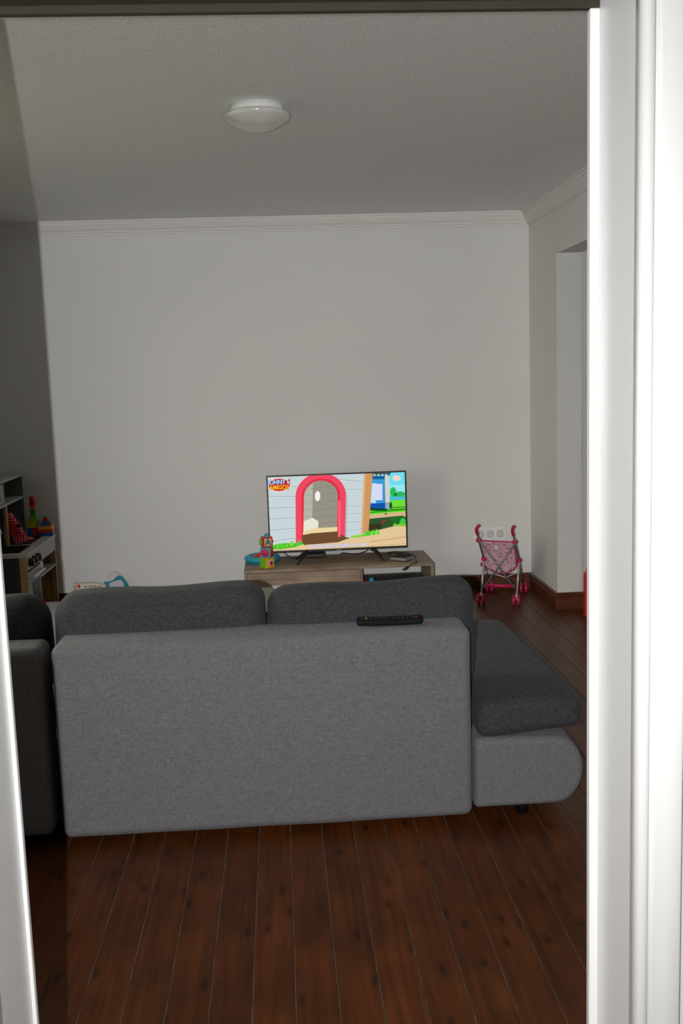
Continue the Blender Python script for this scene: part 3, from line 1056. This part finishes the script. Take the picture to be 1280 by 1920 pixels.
# ------------------------------------------------------------------ wall sockets
M_SOCK = mat('glossy_white_socket_plastic', (.86, .86, .84, 1), .3)
def socket_unit(name, label, cx, cz, n):
    t = thing(name, label, 'socket', (cx, YB, cz - .04), 'wall sockets')
    w = .071 * n + .0095
    bm = bmesh.new()
    bm_box(bm, (cx - w / 2, YB - .010, cz - .0405), (cx + w / 2, YB + .001, cz + .0405))
    bmesh.ops.bevel(bm, geom=[e for e in bm.edges if e.verts[0].co.y < YB or e.verts[1].co.y < YB], offset=.003, segments=2, affect='EDGES')
    from_bm('cover_frame', bm, M_SOCK, t)
    for i in range(n):
        x = cx + (i - (n - 1) / 2) * .071
        F = Matrix.Translation((x, YB - .0095, cz)) @ Matrix.Rotation(radians(90), 4, 'X')
        ins = box('insert', (x - .0275, YB - .014, cz - .0275), (x + .0275, YB - .008, cz + .0275), M_WHITE, t, .003)
        lathe('well', [(.0215, .0052), (.0195, .0052), (.0190, -.002), (0, -.002)], plain('socket_well_plastic', 150, 148, 142), ins, (0, 0, 0), 28,
              Matrix.Translation((0, -.0005, 0)) @ F)
        for hx in (-.0095, .0095):
            lathe('hole', [(0, .0062), (.0030, .0062), (.0030, .003), (0, .003)], M_BLACK, ins, (x + hx, YB - .0085, cz), 10, Matrix.Rotation(radians(90), 4, 'X'))
        for hz in (-.0175, .0175):
            box('earth_clip', (x - .003, YB - .0155, cz + hz - .0025), (x + .003, YB - .012, cz + hz + .0025), M_GREY, ins)
    return t
socket_unit('wall_socket', 'white triple wall socket behind the doll stroller', 1.457, .397, 3)
socket_unit('wall_socket', 'single wall socket beside the toy kitchen', -1.562, .374, 1)

# ------------------------------------------------------------------ doll stroller
sg = thing('doll_stroller', 'pink folding doll stroller with grey tube frame, parked in the room corner', 'stroller', (1.47, 6.6, 0))
def V3(*a):
    return Vector(a)
NL, NR, FR_, FL_ = V3(1.297, 6.50, .035), V3(1.516, 6.42, .035), V3(1.654, 6.78, .035), V3(1.431, 6.86, .035)
axis = (NR - NL).normalized()
PL, PR = V3(1.329, 6.55, .296), V3(1.548, 6.47, .293)
TL_, TR_ = V3(1.277, 6.46, .439), V3(1.499, 6.38, .432)
STEEL = mat('matt_grey_tube', (0.24, 0.24, 0.25, 1), 0.4, 0.3)
STEELL = mat('bright_grey_tube', (0.50, 0.50, 0.50, 1), 0.35, 0.35)
for a, b in ((NL, PL), (NR, PR)):
    tube('rear_leg', [a + V3(0, 0, .004), b], .0072, STEELL, sg, 10)
for a, b in ((PL, FL_), (PR, FR_)):
    tube('front_leg', [a, b + V3(0, 0, .004)], .0068, STEEL, sg, 10)
for a, b in ((PL, TL_), (PR, TR_)):
    tube('push_bar', [a + (a - b) * .05, b, b + V3(-.004, -.006, .02)], .0068, STEEL, sg, 10)
for pts in ([(1.277, 6.46, .444), (1.268, 6.445, .474), (1.257, 6.432, .510), (1.262, 6.424, .532), (1.276, 6.418, .546)],
            [(1.499, 6.38, .437), (1.486, 6.362, .471), (1.476, 6.35, .508), (1.478, 6.345, .530), (1.487, 6.338, .543)]):
    sp = spline(pts, 5)
    tube('handle_tube', sp[:10], .0065, STEEL, sg, 10)
    g = tube('handle_grip', sp[6:], [.0098] * (len(sp) - 7) + [.0102], M_PINK, sg, 12)
for p in (PL, PR, TL_, TR_):
    lathe('joint', [(0, -.016), (.010, -.016), (.014, -.008), (.014, .008), (.010, .016), (0, .016)], M_PINK, sg, p, 14, axis.to_track_quat('Z', 'Y').to_matrix().to_4x4())
# crossing braces in the back plane
off = V3(.012, -.014, 0)
tube('cross_brace', [TL_ + V3(.004, -.012, -.004), V3(1.498, 6.388, .123)], .0065, STEEL, sg, 10)
tube('cross_brace', [TR_ + V3(.0, -.024, -.004), V3(1.307, 6.456, .121)], .0065, STEEL, sg, 10)
# lower crossbar, wire and armrest stub
tube('lower_bar', [V3(1.325, 6.50, .125), V3(1.512, 6.43, .128)], .0115, M_PINK, sg, 12)
tube('wire_stay', spline([(1.345, 6.66, .195), (1.40, 6.68, .170), (1.47, 6.68, .148), (1.50, 6.67, .140), (1.55, 6.64, .165), (1.60, 6.62, .185)]), .0035, M_WHITE, sg, 8)
tube('armrest', [PL + V3(-.012, .02, -.045), PL + V3(.008, .12, -.055)], .009, M_PINK, sg, 10)
tube('armrest', [PR + V3(.0, .02, -.045), PR + V3(.02, .12, -.055)], .009, M_PINK, sg, 10)
# wheels: a double wheel at each corner
QW = axis.to_track_quat('Z', 'Y').to_matrix().to_4x4()
for c in (NL, NR, FR_, FL_):
    for s in (-1, 1):
        w = lathe('wheel', [(0, -.006), (.022, -.007), (.033, -.008), (.035, -.005), (.035, .005), (.033, .008), (.022, .007), (0, .006)], M_PINK, sg,
                  c + axis * (.0165 * s), 24, QW)
        lathe('hub', [(0, -.009), (.008, -.009), (.009, 0), (.008, .009), (0, .009)], M_MAG, w, c + axis * (.0165 * s), 12, QW)
    lathe('axle', [(0, -.02), (.005, -.02), (.005, .02), (0, .02)], M_BLACK, sg, c, 10, QW)
    tube('wheel_fork', [c + V3(0, 0, .0), c + V3(0, 0, .045)], .0085, STEELL if c in (NL, NR) else STEEL, sg, 10)

# printed sling seat
pm = bpy.data.materials.new('pink_printed_cloth')
pm.use_nodes = True
n, l = pm.node_tree.nodes, pm.node_tree.links
p = n['Principled BSDF']
p.inputs['Roughness'].default_value = .9
tcn = n.new('ShaderNodeTexCoord')
vo = n.new('ShaderNodeTexVoronoi')
vo.inputs['Scale'].default_value = 38
l.new(tcn.outputs['Object'], vo.inputs['Vector'])
rp = n.new('ShaderNodeMapRange')
rp.inputs['From Min'].default_value = .22
rp.inputs['From Max'].default_value = .36
l.new(vo.outputs['Distance'], rp.inputs[0])
nz = n.new('ShaderNodeTexNoise')
nz.inputs['Scale'].default_value = 26
l.new(tcn.outputs['Object'], nz.inputs[0])
mxa = n.new('ShaderNodeMix')
mxa.data_type = 'RGBA'
mxa.inputs[6].default_value = rgb(244, 214, 224)
mxa.inputs[7].default_value = rgb(222, 166, 190)
l.new(nz.outputs[0], mxa.inputs[0])
mxb = n.new('ShaderNodeMix')
mxb.data_type = 'RGBA'
mxb.inputs[6].default_value = rgb(206, 104, 142)
l.new(rp.outputs[0], mxb.inputs[0])
l.new(mxa.outputs[2], mxb.inputs[7])
l.new(mxb.outputs[2], p.inputs['Base Color'])
NU, NV = 16, 14
def sling(u, v):
    L = TL_.lerp(PL + V3(0, .04, -.02), v)
    Rr = TR_.lerp(PR + V3(0, .04, -.02), v)
    q = L.lerp(Rr, u)
    s = 1 - (2 * u - 1) ** 2
    sag = s ** .6
    q = q + V3(.010, .028, 0) * sag * (0.2 + v)
    q.z -= sag * .085 * v ** 1.6
    q.z -= .004 * sag
    return q
bm = bmesh.new()
grid = [[bm.verts.new(sling(.03 + .94 * i / NU, j / NV)) for i in range(NU + 1)] for j in range(NV + 1)]
for j in range(NV):
    for i in range(NU):
        bm.faces.new((grid[j][i], grid[j][i + 1], grid[j + 1][i + 1], grid[j + 1][i]))
bmesh.ops.recalc_face_normals(bm, faces=bm.faces)
bmesh.ops.solidify(bm, geom=bm.faces[:], thickness=.003)
sl = from_bm('sling_seat', bm, pm, sg, True)
EDGE = [sling(.03 + .94 * i / NU, 0) for i in range(NU + 1)]
tube('top_binding', EDGE, .0048, M_PINK, sl, 8)
tube('lower_binding', [sling(.03 + .94 * i / NU, 1) for i in range(NU + 1)], .0048, M_PINK, sl, 8)
for u in (.03, .97):
    tube('side_binding', [sling(u, j / NV) for j in range(NV + 1)], .0045, M_PINK, sl, 8)
# seat part running forward
bm = bmesh.new()
g2 = []
for j in range(7):
    row = []
    for i in range(NU + 1):
        a = sling(.03 + .94 * i / NU, 1)
        e = a + V3(.065, .20, .0) * (j / 6)
        s = 1 - (2 * i / NU - 1) ** 2
        e.z += -.01 * sin(j / 6 * pi) * s + .02 * (j / 6)
        row.append(bm.verts.new(e))
    g2.append(row)
for j in range(6):
    for i in range(NU):
        bm.faces.new((g2[j][i], g2[j][i + 1], g2[j + 1][i + 1], g2[j + 1][i]))
bmesh.ops.solidify(bm, geom=bm.faces[:], thickness=.003)
from_bm('seat_cloth', bm, pm, sg, True)
a = sling(.45, .22)
box('care_label', (a.x - .012, a.y - .014, a.z - .012), (a.x + .012, a.y - .012, a.z + .012), M_WHITE, sl)

# ------------------------------------------------------------------ toys along the back wall
db = thing('drawing_board', 'teal and pale lilac toy drawing board standing against the back wall', 'toy', (-1.142, 6.82, 0))
out = [(-1.222, 0), (-1.064, 0), (-1.064, .155), (-1.085, .205), (-1.112, .238), (-1.128, .256), (-1.150, .268), (-1.178, .268), (-1.202, .250), (-1.216, .215), (-1.222, .17)]
extrude_poly('board', out, 'y', 6.80, 6.826, M_LILAC, db, .004)
band = [(-1.226, 0), (-1.196, 0), (-1.194, .155), (-1.190, .196), (-1.160, .206), (-1.128, .214), (-1.108, .214), (-1.094, .19), (-1.086, .14), (-1.086, 0), (-1.060, 0),
        (-1.060, .155), (-1.070, .19), (-1.084, .215), (-1.104, .240), (-1.124, .246), (-1.142, .236), (-1.162, .216), (-1.196, .206), (-1.226, .206)]
extrude_poly('frame_band', band, 'y', 6.788, 6.80, M_TEAL, db, .003)
bx = thing('game_box', 'white cardboard game box with a red square, beside the teal drawing board', 'box', (-1.31, 6.72, 0))
Mb = Matrix.Translation((-1.31, 6.74, 0)) @ Matrix.Rotation(radians(6), 4, 'Z')
WB = plain('off_white_card', 226, 216, 204, .7)
extrude_poly('carton', [(-.105, 0), (.105, 0), (.105, .192), (.03, .214), (-.105, .218)], 'y', -.03, .03, WB, bx, .001, M=Mb)
box('red_square', (-.078, -.0306, .188), (-.060, -.0298, .212), M_RED, bx, M=Mb)
box('side_flap', (-.1045, -.0306, .1), (-.082, -.0298, .212), plain('tan_card', 196, 170, 140, .7), bx, M=Mb)
for i, (xa, w) in enumerate(((-.038, .022), (-.008, .026), (.022, .012), (.03, .018), (.054, .02))):
    box('print_mark', (xa, -.0306, .192 - .004 * (i > 2)), (xa + w, -.0298, .198 - .004 * (i > 2)), plain('dark_print', 90, 70, 66, .7), bx, M=Mb)

# red toy in the next room
rt = thing('red_toy_chair', 'red plastic toy seat just visible through the opening in the right wall', 'toy seat', (2.02, 6.08, 0))
extrude_poly('side', [(1.852, 0), (2.20, 0), (2.20, .33), (1.93, .33), (1.885, .325), (1.872, .312), (1.866, .285), (1.852, .275)], 'y', 6.02, 6.06, M_RED, rt, .006)
extrude_poly('side', [(1.852, 0), (2.20, 0), (2.20, .33), (1.93, .33), (1.885, .325), (1.872, .312), (1.866, .285), (1.852, .275)], 'y', 5.80, 5.84, M_RED, rt, .006)
box('seat', (1.89, 5.84, .14), (2.20, 6.02, .17), M_RED, rt, .006)
box('back', (2.165, 5.84, .17), (2.195, 6.02, .33), M_RED, rt, .006)

# ------------------------------------------------------------------ toy kitchen
KX0, KX1, KY0, KY1, KT = -1.945, -1.545, 6.07, 6.885, .535
kt = thing('toy_kitchen', 'wooden toy kitchen with pale worktop and shelf hutch, in the dim left corner', 'toy kitchen', (-1.745, 6.47, 0))
# worktop as a ring round the sink cut-out
SKX0, SKX1, SKY0, SKY1 = -1.90, -1.60, 6.14, 6.44
boxes('worktop', [((KX0, KY0, KT - .02), (KX1, SKY0, KT)), ((KX0, SKY1, KT - .02), (KX1, KY1, KT)), ((KX0, SKY0, KT - .02), (SKX0, SKY1, KT)), ((SKX1, SKY0, KT - .02), (KX1, SKY1, KT))],
      mat('pale_laminate', (.50, .49, .44, 1), .45), kt)
sk = boxes('sink', [((SKX0, SKY0, KT - .10), (SKX1, SKY1, KT - .09)), ((SKX0, SKY0, KT - .09), (SKX0 + .006, SKY1, KT)), ((SKX1 - .006, SKY0, KT - .09), (SKX1, SKY1, KT)),
                    ((SKX0, SKY0, KT - .09), (SKX1, SKY0 + .006, KT)), ((SKX0, SKY1 - .006, KT - .09), (SKX1, SKY1, KT))], M_KITD, kt)
box('hob', (-1.92, 6.47, KT), (-1.61, 6.80, KT + .004), M_BLACK, kt, .001)
for ax, ay in ((KX1 - .045, KY0 + .004), (KX1 - .045, KY1 - .03), (KX0 + .005, KY0 + .004), (KX0 + .005, KY1 - .03)):
    box('post', (ax, ay, 0), (ax + .04, ay + .026, KT - .02), M_BEECH, kt, .002)
box('end_panel', (KX0 + .045, KY0 + .008, .02), (KX1 - .045, KY0 + .018, KT - .02), M_KITD, kt)  # near panel's shade is put into its dark grey colour
box('end_panel', (KX0 + .045, KY1 - .018, .02), (KX1 - .045, KY1 - .008, KT - .02), M_BEECH, kt)
box('back_panel', (KX0 + .002, KY0 + .03, .02), (KX0 + .010, KY1 - .03, KT - .02), M_KITD, kt)
box('divider', (KX0 + .01, 6.425, .03), (KX1 - .01, 6.437, KT - .02), M_KITD, kt)
box('bottom_shelf', (KX0 + .01, KY0 + .03, .06), (KX1 - .006, KY1 - .03, .075), M_KITW, kt)
box('middle_shelf', (KX0 + .01, 6.437, .325), (KX1 - .006, KY1 - .03, .337), M_KITW, kt)
box('apron', (KX1 - .016, 6.437, .43), (KX1 - .004, KY1 - .03, KT - .02), M_KITW, kt)
box('control_panel', (KX1 - .016, KY0 + .03, .43), (KX1 - .004, 6.425, KT - .02), M_KITW, kt)
QX = Matrix.Rotation(radians(90), 4, 'Y')
for yy in (6.15, 6.24, 6.33):
    lathe('knob', [(0, 0), (.026, 0), (.026, .018), (.020, .030), (0, .032)], M_BLACK, kt, (KX1 - .004, yy, .475), 20, QX)
ov = box('oven_door', (KX1 - .018, KY0 + .034, .085), (KX1 - .006, 6.42, .415), M_KITW, kt, .002)
box('oven_window', (KX1 - .007, 6.20, .13), (KX1 - .003, 6.385, .34), M_BLACK, ov)
tube('oven_handle', [(KX1 - .006, 6.12, .385), (KX1 + .022, 6.12, .385), (KX1 + .022, 6.40, .385), (KX1 - .006, 6.40, .385)], .010, M_WHITE, ov, 10, smooth=False)
# hutch
HX1 = -1.74
hs = M_KITW
for yy in (KY0, KY1 - .02):
    box('hutch_side', (KX0, yy, KT), (HX1, yy + .02, .94), mat('mid_grey_panel', (.12, .13, .13, 1), .55), kt)
box('hutch_top', (KX0, KY0, .94), (HX1 + .004, KY1, .955), hs, kt, .001)
box('hutch_shelf', (KX0, KY0 + .02, .790), (HX1, KY1 - .02, .805), hs, kt, .001)
box('hutch_back', (KX0, KY0 + .02, KT), (KX0 + .008, KY1 - .02, .94), M_KITD, kt)
mwv = box('microwave_door', (HX1 - .012, KY0 + .025, .812), (HX1 - .002, 6.40, .93), M_KITW, kt, .002)
box('microwave_window', (HX1 - .003, KY0 + .06, .83), (HX1 + .001, 6.33, .915), M_BLACK, mwv)
box('hutch_divider', (KX0, 6.405, .805), (HX1, 6.418, .94), hs, kt)
box('rail_post', (HX1 - .02, 6.425, KT), (HX1, 6.465, .79), M_BEECH, kt, .002)
tube('tap', spline([(-1.80, 6.33, KT), (-1.80, 6.33, .62), (-1.795, 6.31, .665), (-1.77, 6.29, .675), (-1.745, 6.27, .655), (-1.742, 6.268, .635)], 5), .011, M_SILV, kt, 10)
# things in and on the kitchen
tag(box('toy_carton', (-1.66, 6.50, .337), (-1.575, 6.60, .405), M_WHITE, None, .002), 'small white carton on the middle shelf of the toy kitchen', 'box')
rb = thing('toy_pan', 'red toy pan on the bottom shelf of the toy kitchen', 'toy', (-1.63, 6.66, .075))
lathe('bowl', [(0, .075), (.055, .075), (.065, .115), (.060, .115), (.05, .082), (0, .082)], M_RED, rb, (-1.63, 6.66, 0), 24)
tube('handle', [(-1.575, 6.66, .105), (-1.562, 6.60, .108), (-1.558, 6.55, .108)], .007, M_WHITE, rb, 8)
# oven mitt: red with pale dots, dark trim
mm = bpy.data.materials.new('red_dotted_cotton')
mm.use_nodes = True
n, l = mm.node_tree.nodes, mm.node_tree.links
p = n['Principled BSDF']
p.inputs['Roughness'].default_value = .9
tcn = n.new('ShaderNodeTexCoord')
vo = n.new('ShaderNodeTexVoronoi')
vo.inputs['Scale'].default_value = 55
vo.inputs['Randomness'].default_value = .1
l.new(tcn.outputs['Object'], vo.inputs['Vector'])
rp = n.new('ShaderNodeMapRange')
rp.inputs['From Min'].default_value = .28
rp.inputs['From Max'].default_value = .36
l.new(vo.outputs['Distance'], rp.inputs[0])
mx = n.new('ShaderNodeMix')
mx.data_type = 'RGBA'
mx.inputs[6].default_value = rgb(236, 200, 204)
mx.inputs[7].default_value = rgb(190, 20, 40)
l.new(rp.outputs[0], mx.inputs[0])
l.new(mx.outputs[2], p.inputs['Base Color'])
mt = thing('oven_mitt', 'red dotted toy oven mitt leaning in the hutch of the toy kitchen', 'oven mitt', (-1.69, 6.5, KT))
Mm = Matrix.Translation((-1.672, 6.50, .539)) @ Matrix.Rotation(radians(-22), 4, 'Y')
def mitfn(q):
    w = 1.0 - .55 * max(0, (q.z - .10) / .13)
    q.x = q.x * w
    return q
soft('mitt', (-.047, -.016, .0), (.043, .016, .215), .016, mm, mt, (0, .008, 0), .004, nflat=8, narc=3, fn=mitfn, M=Mm)
soft('trim_band', (-.046, -.022, .10), (.046, .022, .125), .008, plain('dark_trim_cloth', 30, 34, 44, .9), mt, nflat=4, narc=2, M=Mm)
cr = thing('toy_carrot', 'orange toy vegetable lying on the black hob of the toy kitchen', 'toy food', (-1.665, 6.61, KT + .004))
tube('root', [(-1.705, 6.575, KT + .0165), (-1.68, 6.595, KT + .0165), (-1.65, 6.62, KT + .0155), (-1.63, 6.635, KT + .012)], [.006, .012, .011, .004], plain('coral_orange_plastic', 236, 96, 56), cr, 12)
tube('leaf', [(-1.706, 6.574, KT + .0165), (-1.73, 6.556, KT + .018)], [.005, .003], M_GRN, cr, 8)

# building blocks
def block(label, x0, y0, z0, w, d, h, m, nx, ny, grp):
    t = thing('toy_block', label, 'toy block', (x0 + w / 2, y0 + d / 2, z0), grp)
    box('body', (x0, y0, z0), (x0 + w, y0 + d, z0 + h), m, t, .0015)
    for i in range(nx):
        for j in range(ny):
            lathe('stud', [(.0085, 0), (.0085, .007), (.0075, .009), (0, .009)], m, t, (x0 + w * (i + .5) / nx, y0 + d * (j + .5) / ny, z0 + h), 14)
G1 = 'building block tower on the toy kitchen'
U = .034
tx, ty_ = -1.713, 6.805
block('blue building block at the foot of the tall block tower', tx, ty_, KT, U, U, .058, M_BLUE, 1, 1, G1)
block('red building block at the foot of the tall block tower', tx + U + .001, ty_, KT, U, U, .058, M_RED, 1, 1, G1)
block('wide yellow-green block in the tall tower, above blue and red', tx + .004, ty_, KT + .058 + .0, 2 * U - .006, U, .038, M_YLIME, 2, 1, G1)
block('lime block in the tall tower, under the green one', tx + .020, ty_, KT + .096, .048, U, .042, M_LIME, 1, 1, G1)
block('green block in the middle of the tall tower', tx + .028, ty_, KT + .138, U, U, .046, M_GRN, 1, 1, G1)
block('orange block in the tall tower, under the red cup', tx + .027, ty_, KT + .184, .037, U, .028, M_ORA, 1, 1, G1)
cp = thing('stacking_cup', 'red upside-down cup on top of the tall block tower', 'toy cup', (tx + .045, ty_ + U / 2, KT + .221))
lathe('cup', [(0, .06), (.015, .06), (.0165, .056), (.021, 0), (.0185, 0), (.014, .052), (0, .052)], M_RED, cp, (tx + .045, ty_ + U / 2, KT + .2105), 24)
G2 = 'block pile on the toy kitchen'
sx, sy = -1.6425, 6.80
block('blue flat block, lowest of the pile at the worktop corner', sx, sy, KT, .0965, .06, .022, M_BLUE, 4, 2, G2)
block('red flat block between blue and yellow in the corner pile', sx, sy, KT + .022, .096, .06, .022, M_RED, 4, 2, G2)
block('yellow flat block in the corner pile', sx + .002, sy, KT + .044, .092, .06, .022, M_YEL, 4, 2, G2)
block('pale grey block on the corner pile', sx, sy, KT + .066, .024, .05, .036, M_GREY, 1, 2, G2)
block('blue brick on top of the yellow block in the corner pile', sx + .026, sy, KT + .066, .058, .05, .022, M_BLUE, 2, 2, G2)
block('narrow orange block at the wall end of the corner pile', sx + .0855, sy + .01, KT + .066, .011, .04, .022, M_ORA, 0, 0, G2)
tb = thing('toy_tomato', 'red toy tomato with green top on the corner block pile', 'toy food', (sx + .055, sy + .025, KT + .088))
lathe('fruit', [(0, 0), (.012, .001), (.021, .010), (.021, .018), (.014, .027), (0, .029)], M_RED, tb, (sx + .055, sy + .025, KT + .097), 20)
lathe('leaf_top', [(0, .028), (.018, .027), (.019, .030), (.004, .033), (0, .040)], M_GRN, tb, (sx + .050, sy + .025, KT + .097), 10)

for o in bpy.data.objects:
    if 'w' in o:
        del o['w']
